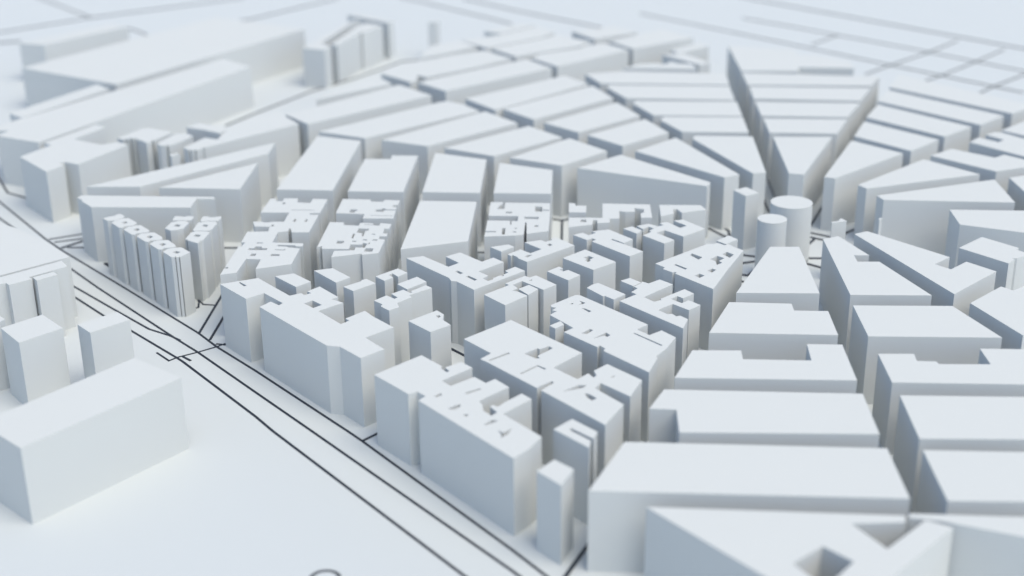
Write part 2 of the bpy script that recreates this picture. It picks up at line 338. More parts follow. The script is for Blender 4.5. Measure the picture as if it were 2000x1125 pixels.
     [(-185.37,-18.67),(-179.66,-19.27),(-179.62,-22.23),(-173.48,-23.26),(-173.25,-19.89),(-168.12,-20.64),(-167.96,-23.01),(-165.48,-23.5),(-165.17,-20.56),(-160.88,-21.53),(-161.27,-27.22),(-163.22,-27.16),(-163.34,-32.41),(-161.51,-32.95),(-161.68,-35.94),(-164.31,-35.62),(-164.32,-38.66),(-161.94,-39.53),(-163.14,-54.04),(-169.08,-55.67),(-169.34,-54.39),(-180.19,-57.82),(-179.91,-51.21),(-172.37,-50.66),(-172.22,-47.68),(-168.88,-48.08),(-168.22,-43.68),(-170.05,-42.84),(-170.15,-44.64),(-174.48,-44.51),(-174.63,-49.45),(-184.75,-48.7),(-184.96,-45.92),(-185.63,-45.9),(-185.62,-46.67),(-186.48,-46.65),(-186.82,-48.18),(-186.6,-43.53)],
     [[(-173.53,-31.13),(-173.31,-26.44),(-169.08,-26.98),(-169.29,-29.21),(-170.36,-29.58),(-170.51,-35.28),(-171.16,-35.66),(-171.22,-32.18)],[(-174.93,-37.55),(-174.79,-32.31),(-173.94,-32.58),(-174.22,-37.81)],[(-180.01,-43.33),(-179.96,-40.19),(-177.21,-40.51),(-177.31,-42.08),(-177.84,-43.4)],[(-174.38,-41.54),(-174.23,-40.36),(-172.57,-40.64),(-172.73,-41.74)],[(-166.76,-40.34),(-166.61,-38.99),(-164.68,-39.29),(-164.84,-40.55)],[(-167.55,-33.75),(-167.44,-32.78),(-166.05,-32.98),(-166.24,-33.95)],[(-168.76,-52.14),(-168.43,-48.56),(-165.45,-48.95),(-165.67,-52.45)],[(-170.46,-40.07),(-170.31,-38.73),(-168.7,-39.09),(-168.81,-40.28)],[(-167.96,-44.08),(-167.91,-42.67),(-167.23,-42.69),(-167.33,-44.49)],[(-171.53,-21.72),(-168.12,-22.16),(-168.13,-22.75),(-171.47,-22.31)]]),
    ('courtyard_building', 'slotted courtyard block split by a thin dark crack, behind the L-shaped old block', 'courtyard buildings of the old quarter',
     [(-122.26,4.09),(-117.33,3.74),(-117.5,0.72),(-118.43,0.29),(-119.56,-4.65),(-116.67,-4.92),(-116.25,3.25),(-97.99,1.93),(-98.6,-15.0),(-99.67,-31.82),(-108.12,-34.5),(-107.89,-21.75),(-108.5,-21.22),(-109.23,-35.28),(-112.53,-36.47),(-124.28,-37.16),(-123.99,-32.4),(-119.94,-32.52),(-119.81,-31.05),(-123.88,-30.93),(-123.29,-18.55),(-114.4,-19.25),(-114.35,-23.91),(-113.91,-24.35),(-113.78,-19.52),(-111.44,-19.77),(-111.11,-13.75),(-122.93,-12.94)],
     [[(-116.24,-9.91),(-116.09,-8.14),(-113.51,-8.4),(-113.66,-10.34)],[(-104.32,-8.24),(-104.14,-1.97),(-101.36,-2.33),(-101.51,-8.6)],[(-108.88,-17.1),(-108.7,-14.52),(-102.89,-15.04),(-103.14,-17.62)],[(-117.59,-34.95),(-117.48,-27.58),(-116.14,-27.62),(-116.5,-35.14)],[(-113.74,-32.71),(-113.33,-31.58),(-111.95,-31.86),(-112.09,-32.92)],[(-112.9,-28.71),(-112.47,-27.48),(-111.7,-27.58),(-111.93,-28.9)],[(-105.09,-26.62),(-104.78,-24.62),(-103.3,-24.92),(-103.57,-26.83)],[(-101.42,-6.11),(-98.67,-6.46),(-98.71,-7.8),(-101.46,-7.45)]]),
    ('courtyard_building', 'small flat stub with a thin step beside the street crossing, before the grey-fronted wedge', 'courtyard buildings of the old quarter',
     [(-90.38,2.15),(-87.79,1.43),(-87.77,-1.31),(-83.43,-1.72),(-84.02,-10.03),(-90.88,-9.64)],
     []),
    ('courtyard_building', 'stepped block with two projecting wings under the huge grey wedge wall', 'courtyard buildings of the old quarter',
     [(-91.17,-16.19),(-77.88,-16.88),(-76.73,0.89),(-57.61,-1.03),(-58.32,-17.2),(-62.71,-17.26),(-62.28,-11.78),(-61.03,-10.84),(-60.51,-6.93),(-64.35,-5.32),(-64.42,-9.76),(-68.23,-9.84),(-70.69,-8.88),(-71.22,-17.95),(-75.14,-18.11),(-75.45,-22.54),(-80.3,-23.14),(-80.16,-19.38),(-81.78,-19.33),(-82.35,-24.76),(-91.65,-27.62)],
     [[(-86.73,-21.54),(-86.57,-18.43),(-84.39,-18.49),(-84.66,-21.79)]]),
    ('courtyard_building', 'U-shaped block with a dark front notch at the foot of the grey-fronted wedge tip', 'courtyard buildings of the old quarter',
     [(-53.91,-1.65),(-37.3,-2.48),(-35.72,-8.2),(-45.88,-11.8),(-47.39,-7.04),(-48.95,-7.59),(-49.36,-12.66),(-54.74,-15.87)],
     []),
    ('courtyard_building', 'hook-shaped block enclosing two open courts, facing the square pillar tower', 'courtyard buildings of the old quarter',
     [(-63.82,-37.77),(-60.26,-33.85),(-60.91,-32.65),(-57.36,-27.74),(-54.74,-26.25),(-56.21,-24.06),(-52.95,-22.57),(-48.66,-29.65),(-45.91,-27.16),(-50.3,-21.05),(-46.44,-19.94),(-39.17,-30.85),(-48.61,-39.55),(-54.98,-32.01),(-58.46,-34.98),(-52.48,-43.13),(-56.63,-46.91)],
     []),
    ('courtyard_building', 'slim bent block touching the rear of the hook-shaped block', 'courtyard buildings of the old quarter',
     [(-65.28,-26.85),(-60.28,-24.5),(-57.26,-27.37),(-58.96,-29.89),(-60.74,-27.73),(-63.16,-30.59)],
     []),
    ('courtyard_building', 'slim oblong block standing between the L-plan slit-roofed block and the hook-shaped block', 'courtyard buildings of the old quarter',
     [(-70.68,-29.72),(-67.16,-27.26),(-63.65,-31.94),(-64.84,-32.99),(-64.21,-33.73),(-66.03,-35.47)],
     []),
    ('courtyard_building', 'slit-roofed block with a dark roof slot, behind the cube with a cross-shaped well', 'courtyard buildings of the old quarter',
     [(-90.35,-36.36),(-86.59,-33.96),(-84.47,-36.89),(-81.5,-34.29),(-83.1,-32.44),(-76.32,-30.65),(-68.03,-41.79),(-71.66,-46.04),(-75.83,-41.04),(-76.36,-42.07),(-72.21,-46.54),(-65.39,-54.97),(-70.65,-60.03),(-83.65,-43.78),(-81.95,-41.82),(-83.3,-40.29),(-85.45,-42.16)],
     []),
    ('courtyard_building', 'cube with a cross-shaped well in the middle of its roof', 'courtyard buildings of the old quarter',
     [(-95.23,-61.13),(-86.65,-52.42),(-76.2,-65.56),(-84.79,-73.39)],
     [[(-87.83,-60.94),(-85.7,-59.11),(-83.92,-61.05),(-85.47,-62.87),(-85.11,-64.02),(-86.34,-65.43),(-87.23,-63.39),(-86.46,-62.36)]]),
    ('courtyard_building', 'tapering block with six light wells facing the round towers', 'courtyard buildings of the old quarter',
     [(-62.08,-67.67),(-40.44,-47.53),(-38.49,-47.97),(-36.78,-46.56),(-34.35,-49.45),(-32.99,-48.13),(-31.53,-50.68),(-31.01,-51.66),(-28.28,-54.97),(-37.09,-74.6),(-44.7,-92.64),(-56.05,-77.74),(-55.43,-76.54),(-56.13,-75.99),(-56.92,-76.5),(-59.96,-73.08),(-59.04,-71.6)],
     [[(-48.61,-59.36),(-47.72,-57.52),(-44.33,-61.79),(-46.09,-64.04)],[(-41.82,-63.7),(-38.74,-60.38),(-36.5,-62.94),(-38.83,-65.61),(-37.96,-67.45),(-40.21,-69.63),(-40.19,-66.02)],[(-36.71,-58.77),(-34.7,-56.3),(-32.52,-59.35),(-34.48,-62.53)],[(-44.36,-75.27),(-42.47,-73.12),(-41.06,-74.49),(-43.01,-77.06)],[(-49.56,-79.9),(-47.58,-77.97),(-45.91,-79.75),(-47.95,-82.09)],[(-55.56,-69.2),(-54.88,-68.32),(-51.24,-72.88),(-52.0,-73.92)]]),
    ('courtyard_building', 'small box at the narrow tip of the tapering six-well block', 'courtyard buildings of the old quarter',
     [(-36.75,-44.41),(-31.26,-38.82),(-28.53,-43.18),(-33.78,-48.3)],
     []),
    ('courtyard_building', 'L-shaped old block with two tiny wells beside the small street crossing', 'courtyard buildings of the old quarter',
     [(-109.0,-44.07),(-102.74,-41.66),(-101.03,-43.76),(-98.54,-41.78),(-98.9,-40.19),(-96.77,-39.13),(-90.37,-47.96),(-108.35,-64.69),(-111.82,-60.49),(-111.56,-59.98),(-113.57,-57.32),(-114.18,-58.42),(-115.41,-56.67),(-110.56,-51.6),(-106.95,-55.79),(-102.84,-51.6)],
     [[(-100.58,-46.89),(-99.73,-45.36),(-98.57,-47.1),(-99.68,-48.46)],[(-109.19,-58.94),(-107.85,-57.34),(-106.14,-57.54),(-106.95,-58.63),(-108.15,-60.08)]]),
    ('courtyard_building', 'small solid box between the T-shaped block and the slotted courtyard block', 'courtyard buildings of the old quarter',
     [(-121.91,-48.74),(-115.08,-46.23),(-113.0,-48.85),(-117.74,-53.82)],
     []),
    ('courtyard_building', 'T-shaped block with two roof slots in front of the plain slanting-edged block', 'courtyard buildings of the old quarter',
     [(-152.52,-59.55),(-146.47,-57.49),(-136.68,-68.79),(-133.06,-64.93),(-138.08,-58.33),(-133.0,-54.13),(-124.76,-64.0),(-120.61,-59.95),(-116.8,-64.6),(-125.8,-73.78),(-122.28,-77.91),(-124.17,-80.41),(-122.29,-83.05),(-120.55,-81.4),(-120.43,-80.17),(-117.92,-77.69),(-117.2,-78.47),(-116.57,-77.93),(-116.95,-77.02),(-115.17,-75.12),(-116.27,-73.2),(-112.66,-69.4),(-109.24,-73.53),(-127.01,-91.13),(-133.21,-83.09),(-135.25,-82.49),(-136.11,-79.6)],
     [[(-134.18,-73.4),(-133.31,-72.58),(-131.19,-75.03),(-132.17,-76.26)],[(-130.07,-78.53),(-129.34,-77.58),(-126.09,-81.38),(-126.95,-82.58)]]),
    ('courtyard_building', 'block wrapping an open corner court, in front of the T-shaped block', 'courtyard buildings of the old quarter',
     [(-123.48,-95.58),(-114.84,-86.95),(-116.26,-85.44),(-109.17,-78.41),(-107.75,-80.04),(-105.36,-78.03),(-98.44,-87.06),(-103.04,-91.71),(-110.36,-83.37),(-113.64,-86.85),(-111.87,-90.02),(-113.86,-92.14),(-111.99,-92.97),(-108.67,-96.82),(-116.24,-105.09)],
     [[(-107.97,-82.76),(-106.95,-81.9),(-106.71,-82.59),(-107.6,-83.25)]]),
    ('courtyard_building', 'small box filling the open corner court', 'courtyard buildings of the old quarter',
     [(-111.68,-90.68),(-108.03,-87.0),(-104.83,-91.07),(-108.34,-96.18)],
     []),
    ('courtyard_building', 'box with a stepped rear notch next to the cube with the cross-shaped well', 'courtyard buildings of the old quarter',
     [(-101.33,-74.32),(-96.95,-69.62),(-95.65,-71.44),(-96.88,-72.68),(-95.67,-74.47),(-93.75,-73.12),(-89.72,-78.12),(-94.11,-83.14)],
     []),
    ('courtyard_building', 'oblong box with a grooved flank in front of the cross-welled cube', 'courtyard buildings of the old quarter',
     [(-88.03,-90.24),(-86.17,-87.55),(-83.88,-85.77),(-75.21,-96.45),(-79.52,-101.13),(-82.27,-97.71),(-82.96,-98.1)],
     []),
    ('courtyard_building', 'small box at the rear of the comb-shaped block', 'courtyard buildings of the old quarter',
     [(-75.94,-84.05),(-72.43,-81.42),(-68.89,-85.76),(-71.9,-89.18)],
     []),
    ('courtyard_building', 'comb-shaped block with three courts opening in its side, before the six-well block', 'courtyard buildings of the old quarter',
     [(-77.65,-102.45),(-71.39,-96.56),(-73.06,-94.57),(-70.52,-91.12),(-71.72,-89.68),(-68.76,-86.1),(-68.5,-84.92),(-66.34,-86.83),(-62.15,-83.15),(-58.1,-87.89),(-69.2,-99.26),(-66.1,-103.3),(-63.38,-101.8),(-63.81,-100.99),(-54.53,-92.37),(-51.82,-96.51),(-55.98,-100.65),(-57.71,-98.53),(-60.27,-101.09),(-56.93,-104.87),(-54.37,-102.43),(-50.9,-106.58),(-55.27,-110.93),(-60.06,-105.41),(-65.48,-110.51),(-62.75,-114.14),(-61.23,-113.8),(-60.02,-116.08),(-58.76,-115.37),(-56.54,-118.44),(-58.98,-125.87)],
     []),
    ('courtyard_building', 'large pitted block with a sawtooth flank, in front of the comb-shaped block', 'courtyard buildings of the old quarter',
     [(-100.93,-105.4),(-92.26,-96.69),(-90.69,-96.97),(-70.04,-122.49),(-73.92,-126.35),(-70.33,-130.9),(-66.1,-127.26),(-62.14,-132.85),(-66.03,-141.29),(-69.88,-147.15),(-69.41,-147.95),(-73.09,-158.24),(-85.77,-142.48),(-84.96,-140.83),(-86.62,-138.43),(-87.41,-139.76),(-97.44,-127.76),(-94.28,-124.62),(-97.7,-119.31),(-101.48,-113.79),(-99.09,-110.6),(-100.68,-109.8),(-99.12,-107.77),(-100.77,-106.95)],
     [[(-94.43,-104.4),(-93.79,-103.64),(-93.22,-104.43),(-93.85,-105.04)],[(-91.78,-105.64),(-90.48,-103.72),(-91.29,-101.74),(-89.27,-103.6),(-89.77,-104.52)],[(-90.71,-108.37),(-89.82,-108.39),(-87.57,-110.9),(-88.52,-111.86)],[(-91.9,-128.96),(-88.99,-125.48),(-87.9,-126.57),(-90.06,-129.36)],[(-88.43,-133.24),(-84.92,-129.48),(-83.99,-128.45),(-82.71,-130.59),(-83.8,-131.96),(-84.73,-130.89)],[(-75.46,-129.23),(-74.87,-129.03),(-67.0,-138.57),(-67.36,-139.37)]]),
    ('courtyard_building', 'small box against the sawtooth flank of the large pitted block', 'courtyard buildings of the old quarter',
     [(-101.88,-122.56),(-98.21,-118.93),(-97.14,-121.66),(-100.07,-124.98)],
     []),
    ('courtyard_building', 'long stepped mass of joined courts, in front of the large pitted block', 'courtyard buildings of the old quarter',
     [(-129.33,-132.43),(-114.34,-117.66),(-92.45,-143.79),(-101.6,-154.3),(-94.71,-162.48),(-91.3,-158.48),(-89.85,-161.54),(-88.93,-159.95),(-89.51,-156.74),(-85.19,-152.14),(-75.65,-163.54),(-80.03,-174.28),(-87.98,-165.19),(-89.9,-168.57),(-87.44,-172.12),(-82.29,-179.32),(-88.44,-191.71),(-105.68,-169.69),(-101.71,-164.53),(-102.5,-163.62),(-106.12,-166.97),(-106.84,-168.18),(-121.48,-150.18),(-123.87,-147.54),(-120.61,-143.49)],
     [[(-110.31,-144.12),(-106.1,-140.03),(-105.48,-140.81),(-102.54,-138.57),(-101.31,-140.14),(-105.57,-144.98),(-106.22,-145.72),(-105.63,-147.6),(-106.89,-147.57)],[(-121.34,-148.34),(-115.21,-142.86),(-114.74,-143.78),(-120.86,-149.09)],[(-111.86,-158.0),(-106.36,-152.37),(-103.79,-154.97),(-104.27,-155.67),(-106.38,-153.32),(-111.4,-158.72)],[(-99.58,-170.71),(-94.6,-166.41),(-92.19,-166.47),(-93.5,-168.48)],[(-93.08,-171.86),(-91.9,-172.22),(-89.71,-175.24),(-91.26,-176.52),(-92.62,-174.52)],[(-84.74,-161.24),(-83.59,-160.07),(-83.31,-160.43),(-84.46,-161.67)]]),
    ('courtyard_building', 'big roadside block with five small pits and a comb of rear arms', 'courtyard buildings of the old quarter',
     [(-155.48,-158.04),(-142.13,-144.33),(-135.45,-152.41),(-135.59,-154.22),(-133.81,-156.77),(-132.98,-155.86),(-134.47,-153.52),(-129.62,-149.62),(-126.18,-153.72),(-135.09,-162.72),(-132.23,-166.1),(-125.42,-160.15),(-121.91,-164.41),(-119.2,-161.7),(-115.1,-167.31),(-123.72,-176.12),(-122.73,-178.74),(-122.39,-182.27),(-120.03,-185.47),(-118.46,-183.3),(-120.53,-179.75),(-119.66,-178.81),(-118.33,-179.93),(-116.44,-177.26),(-111.38,-171.64),(-108.55,-175.28),(-116.8,-184.41),(-106.2,-198.2),(-109.38,-204.51),(-113.95,-210.2),(-141.15,-175.53),(-139.32,-172.67),(-141.88,-169.74),(-144.46,-171.36),(-145.45,-170.0)],
     [[(-136.94,-172.86),(-135.09,-170.9),(-134.45,-171.92),(-136.01,-173.54)],[(-132.61,-180.77),(-130.64,-178.89),(-129.2,-177.95),(-128.87,-179.25),(-130.27,-181.14),(-131.72,-181.43)],[(-128.12,-184.98),(-127.13,-184.06),(-126.53,-185.01),(-127.23,-185.81)],[(-122.25,-190.98),(-120.01,-187.96),(-118.0,-188.31),(-121.11,-191.0)],[(-118.25,-194.08),(-116.83,-195.61),(-114.29,-193.27),(-115.57,-196.53),(-117.38,-198.85),(-117.11,-197.09)],[(-127.94,-170.73),(-123.66,-167.79),(-123.2,-168.48),(-127.46,-171.75)]]),
    ('courtyard_building', 'narrow block with one long roof slot, behind the lone slim pillar', 'courtyard buildings of the old quarter',
     [(-102.84,-193.91),(-97.48,-187.93),(-90.81,-195.74),(-92.14,-199.7),(-97.93,-193.33),(-98.57,-194.31),(-92.93,-200.78),(-93.67,-204.65)],
     []),
    ('pillar_tower', 'lone slim square pillar beside the road at the near corner of the old quarter', None,
     [(-107.97,-217.01),(-103.17,-210.99),(-98.26,-216.2),(-101.84,-224.43)],
     []),
    ('courtyard_building', 'longest roadside block with a square light well and a joined corner tower', 'courtyard buildings of the old quarter',
     [(-216.11,-83.39),(-203.71,-77.94),(-190.1,-94.77),(-186.49,-92.47),(-185.06,-94.33),(-183.03,-92.56),(-184.6,-90.95),(-180.82,-86.56),(-173.27,-96.38),(-175.33,-98.24),(-170.95,-101.52),(-178.55,-108.46),(-169.79,-119.57),(-168.22,-117.84),(-167.29,-116.69),(-168.76,-115.05),(-163.02,-108.68),(-159.56,-113.96),(-159.1,-114.4),(-152.35,-122.75),(-160.84,-130.66),(-153.99,-139.63),(-160.72,-146.1),(-168.12,-137.36),(-172.33,-136.48),(-198.77,-104.46),(-195.81,-99.8),(-192.5,-103.15),(-191.45,-101.3),(-199.25,-92.13),(-204.66,-97.15)],
     [[(-184.24,-101.8),(-181.67,-99.16),(-178.01,-103.22),(-180.57,-105.82)],[(-209.88,-82.01),(-209.54,-81.54),(-206.42,-85.0),(-207.38,-85.64)]]),
    ('courtyard_building', 'oblong box rising behind the joined corner tower of the longest roadside block', 'courtyard buildings of the old quarter',
     [(-198.0,-76.38),(-191.63,-73.77),(-184.55,-81.88),(-189.02,-86.81)],
     []),
    ('courtyard_building', 'oblong box in front of the densely pitted courtyard block', 'courtyard buildings of the old quarter',
     [(-184.81,-71.14),(-178.38,-68.98),(-171.1,-78.15),(-175.47,-83.15)],
     []),
    ('courtyard_building', 'box with a stepped rear corner beside the split box with a dark cleft', 'courtyard buildings of the old quarter',
     [(-172.53,-87.05),(-166.86,-82.03),(-166.73,-80.87),(-165.18,-79.82),(-161.61,-84.0),(-168.65,-91.12)],
     []),
    ('courtyard_building', 'split box with a dark cleft in its front', 'courtyard buildings of the old quarter',
     [(-162.22,-77.57),(-154.79,-69.85),(-151.15,-74.19),(-154.14,-78.06),(-156.4,-74.74),(-157.63,-76.31),(-155.85,-78.57),(-158.62,-81.91)],
     []),
    ('courtyard_building', 'slim oblong box resting behind the zigzag block', 'courtyard buildings of the old quarter',
     [(-153.93,-85.08),(-147.46,-78.25),(-143.86,-82.99),(-150.12,-90.04)],
     []),
    ('courtyard_building', 'zigzag block with several stepped ends, below the split box', 'courtyard buildings of the old quarter',
     [(-160.74,-99.9),(-156.86,-95.33),(-153.85,-98.49),(-152.92,-97.24),(-155.32,-93.95),(-151.45,-90.27),(-148.97,-93.28),(-148.19,-92.84),(-148.82,-91.78),(-143.86,-86.36),(-141.65,-88.94),(-149.13,-95.41),(-148.09,-97.05),(-152.74,-102.31),(-151.78,-105.58),(-154.89,-108.76),(-158.01,-104.99),(-157.61,-103.13)],
     []),
    ('courtyard_building', 'detached box with one tiny pit, alone between the roadside and T-shaped blocks', 'courtyard buildings of the old quarter',
     [(-147.86,-117.7),(-138.98,-108.91),(-136.5,-112.47),(-136.76,-116.72),(-133.95,-121.2),(-140.21,-126.79)],
     [[(-139.13,-113.31),(-137.96,-112.96),(-137.45,-114.47),(-138.3,-115.2)]]),
]
ROUND_TOWERS = [('round_tower', 'larger white round tower at the hub', (0.06, 0.13), 8.41), ('round_tower', 'smaller white round tower standing in front of the larger round one', (-11.39, -19.93), 5.73)]
ROADS = [
    ([(-413.51,165.18),(-353.44,83.24),(-316.6,32.16),(-304.99,17.52),(-267.16,-26.09),(-228.46,-71.33),(-219.58,-83.38),(-201.93,-104.12),(-165.59,-148.8),(-160.57,-155.18),(-114.61,-216.84),(-106.04,-229.01),(-84.27,-259.66)], 1.0),
    ([(-412.59,142.3),(-345.34,59.44),(-293.99,-5.26),(-277.66,-25.81),(-237.1,-74.44),(-225.27,-88.04),(-199.14,-120.73),(-176.83,-148.56),(-114.64,-226.75),(-101.97,-243.88)], 1.0),
    ([(-394.4,95.89),(-335.37,30.12),(-287.37,-24.47),(-264.17,-49.49),(-247.46,-67.27),(-238.34,-73.5),(-233.7,-77.69)], 1.0),
    ([(-369.33,61.59),(-331.66,19.22),(-283.07,-36.53),(-268.04,-53.83),(-253.33,-68.98),(-230.5,-93.9),(-228.69,-96.05),(-196.19,-138.25),(-189.34,-147.95),(-127.95,-227.69),(-114.71,-244.74)], 1.0),
    ([(-239.74,-88.12),(-233.81,-95.09),(-231.33,-92.19),(-225.0,-88.05),(-219.12,-83.39),(-216.68,-80.79)], 0.8),
    ([(-220.1,-81.15),(-216.43,-82.13)], 1.0),
    ([(-229.62,-91.8),(-226.18,-95.27)], 1.0),
    ([(-228.15,-71.46),(-226.88,-37.24),(-226.39,-25.03),(-224.01,14.25)], 1.0),
    ([(-232.2,-44.29),(-227.51,-45.17)], 0.8),
    ([(-234.89,-48.25),(-233.44,-47.29),(-234.3,-41.69),(-236.16,-37.51),(-232.2,-44.29)], 0.8),
    ([(-222.98,-77.73),(-222.04,-57.44),(-220.03,-20.83)], 1.0),
    ([(-160.56,-155.27),(-156.46,-150.68),(-150.0,-142.95)], 1.0),
    ([(-314.29,30.8),(-302.41,36.98),(-286.22,45.87)], 1.0),
    ([(-310.96,27.16),(-300.38,31.03),(-283.78,36.43)], 1.0),
    ([(-305.65,19.72),(-299.22,27.77),(-292.63,36.03)], 1.5),
    ([(-303.2,20.28),(-296.59,20.09),(-283.84,19.72)], 1.0),
    ([(-282.44,0.84),(-280.31,0.78)], 1.2),
    ([(-281.92,0.47),(-278.57,-3.37)], 1.2),
    ([(-380.54,147.45),(-365.1,117.51),(-354.44,96.95),(-343.25,88.82),(-331.34,81.59)], 1.0),
    ([(-238.78,17.91),(-225.66,17.53)], 1.2),
    ([(-129.84,9.27),(-123.4,9.09)], 1.0),
    ([(-91.22,49.54),(-92.55,19.8)], 1.0),
    ([(-99.83,52.24),(-95.52,50.85),(-91.26,48.51),(-84.93,52.13)], 1.0),
    ([(-139.7,-82.68),(-135.68,-87.61),(-130.91,-93.32),(-124.77,-100.6)], 1.0),
    ([(-31.96,44.97),(-27.98,36.73),(-22.72,26.71),(-17.97,18.25)], 1.0),
    ([(-23.51,40.63),(-19.44,33.15),(-20.07,25.98)], 1.0),
    ([(3.93,96.32),(2.99,73.95),(2.4,57.19)], 1.0),
    ([(11.04,123.4),(9.76,96.12),(9.01,79.79)], 1.0),
    ([(17.2,38.05),(24.51,55.79),(45.09,105.46)], 1.0),
    ([(10.77,31.59),(14.78,29.5),(21.19,24.76),(26.12,20.76)], 1.0),
    ([(9.87,27.03),(13.67,24.01),(18.75,20.02),(24.71,14.49)], 1.0),
    ([(5.34,4.0),(11.25,14.26),(15.89,22.02)], 1.0),
    ([(6.62,-4.96),(7.8,-1.76),(14.71,-1.95)], 1.0),
    ([(3.6,-4.88),(6.35,-7.87),(11.39,-12.63)], 1.0),
    ([(-20.25,3.52),(-17.86,2.55),(-13.78,0.94),(-10.29,-0.35)], 1.0),
    ([(-21.94,-7.37),(-19.52,-6.56),(-14.86,-4.94),(-10.8,-3.3)], 1.0),
    ([(-23.75,-19.0),(-22.0,-19.61),(-19.65,-20.23),(-15.06,-13.6)], 1.0),
    ([(-25.09,-25.05),(-22.57,-27.03)], 1.0),
    ([(25.6,23.34),(30.15,27.93),(33.57,31.23),(41.36,38.67)], 1.0),
    ([(-104.32,-237.7),(-100.48,-229.11),(-95.23,-217.44),(-89.99,-206.08)], 1.0),
    ([(51.19,629.27),(81.99,582.72),(91.88,568.7),(233.07,389.55),(256.44,360.34)], 1.0),
    ([(61.47,505.27),(95.22,467.08),(156.77,394.76),(210.41,324.43),(231.93,296.23)], 0.32),
    ([(-13.58,527.39),(67.04,427.41),(127.99,349.7),(191.37,269.69)], 0.32),
    ([(93.77,409.22),(117.96,438.84)], 0.32),
    ([(109.34,320.48),(130.44,343.72),(165.43,379.99),(196.71,417.72)], 0.42),
    ([(134.15,293.8),(154.83,314.36),(188.24,351.42),(219.62,388.58)], 0.42),
    ([(156.06,258.86),(178.27,285.44),(207.08,314.84),(238.9,349.14)], 0.42),
    ([(-203.83,605.59),(-189.51,590.98),(-123.44,506.94),(-111.93,490.78)], 0.55),
    ([(-151.14,598.01),(-111.71,547.23),(-55.26,484.08),(-21.08,443.9)], 0.55),
    ([(-508.72,627.41),(-497.74,612.69),(-434.92,531.1)], 0.45),
    ([(-494.03,474.35),(-488.32,479.58),(-436.92,531.21),(-342.04,604.03),(-330.99,612.71)], 0.45),
    ([(-401.22,492.08),(-389.21,482.07),(-369.31,453.83),(-307.7,524.48),(-253.98,603.75)], 0.45),
    ([(-272.39,213.13),(-259.87,240.22),(-234.17,291.11),(-212.42,321.99),(-184.5,369.77),(-170.15,373.69)], 0.35),
    ([(-482.14,440.09),(-462.32,446.05)], 1.0),
]
RING = ((-163.02, -229.63), 3.78)
CAM = {'loc': (-113.901, -531.965, 203.003), 'pitch': 22.0387, 'roll': -0.57875, 'lens': 48.48993000000001}

scene = bpy.context.scene
COL = scene.collection


# ------------------------------------------------------------------ materials
def material(name, colour, rough, mottling=0.0, scale=0.05):
    m = bpy.data.materials.new(name)
    m.use_nodes = True
    nt = m.node_tree
    bsdf = nt.nodes['Principled BSDF']
    bsdf.inputs['Base Color'].default_value = (*colour, 1)
    bsdf.inputs['Roughness'].default_value = rough
    bsdf.inputs['Specular IOR Level'].default_value = 0.25
    if mottling:
        tc = nt.nodes.new('ShaderNodeTexCoord')
        no = nt.nodes.new('ShaderNodeTexNoise')
        no.inputs['Scale'].default_value = scale
        no.inputs['Detail'].default_value = 5
        mp = nt.nodes.new('ShaderNodeMapRange')
        mp.inputs['To Min'].default_value = 1 - mottling
        mp.inputs['To Max'].default_value = 1 + mottling
        mul = nt.nodes.new('ShaderNodeMix')
        mul.data_type = 'RGBA'
        mul.blend_type = 'MULTIPLY'
        mul.inputs['Factor'].default_value = 1
        mul.inputs[6].default_value = (*colour, 1)
        nt.links.new(tc.outputs['Object'], no.inputs['Vector'])
        nt.links.new(no.outputs['Fac'], mp.inputs['Value'])
        nt.links.new(mp.outputs['Result'], mul.inputs[7])
        nt.links.new(mul.outputs[2], bsdf.inputs['Base Color'])
    return m


WALL = material('white_wall', (0.527, 0.55, 0.543), 0.85, 0.010, 0.06)
ROOFM = material('white_roof', (0.530, 0.553, 0.538), 0.85, 0.010, 0.04)
GROUND = material('pale_ground', (0.502, 0.538, 0.540), 0.9, 0.010, 0.02)
ASPHALT = material('dark_street', (0.007, 0.013, 0.024), 0.85, 0.15, 0.5)
ASPHALT.node_tree.nodes['Principled BSDF'].inputs['Specular IOR Level'].default_value = 0.08


# ------------------------------------------------------------------ helpers
def link_mesh(name, verts, faces, mat, parent=None):
    me = bpy.data.meshes.new(name)
    me.from_pydata(verts, [], faces)
    me.validate()
    bm = bmesh.new()
    bm.from_mesh(me)
    bmesh.ops.recalc_face_normals(bm, faces=bm.faces)
    bm.to_mesh(me)
    bm.free()
    me.materials.append(mat)
    o = bpy.data.objects.new(name, me)
    COL.objects.link(o)
    if parent:
        o.parent = parent
    return o


def area(p):
    return 0.5 * sum(p[i][0] * p[(i + 1) % len(p)][1] - p[(i + 1) % len(p)][0] * p[i][1] for i in range(len(p)))


def empty(name, label, cat, loc, group=None):
    o = bpy.data.objects.new(name, None)
    COL.objects.link(o)
    o.location = (loc[0], loc[1], 0)
    o.empty_display_size = 2
    o['label'] = label
    o['category'] = cat
    if group:
        o['group'] = group
    return o


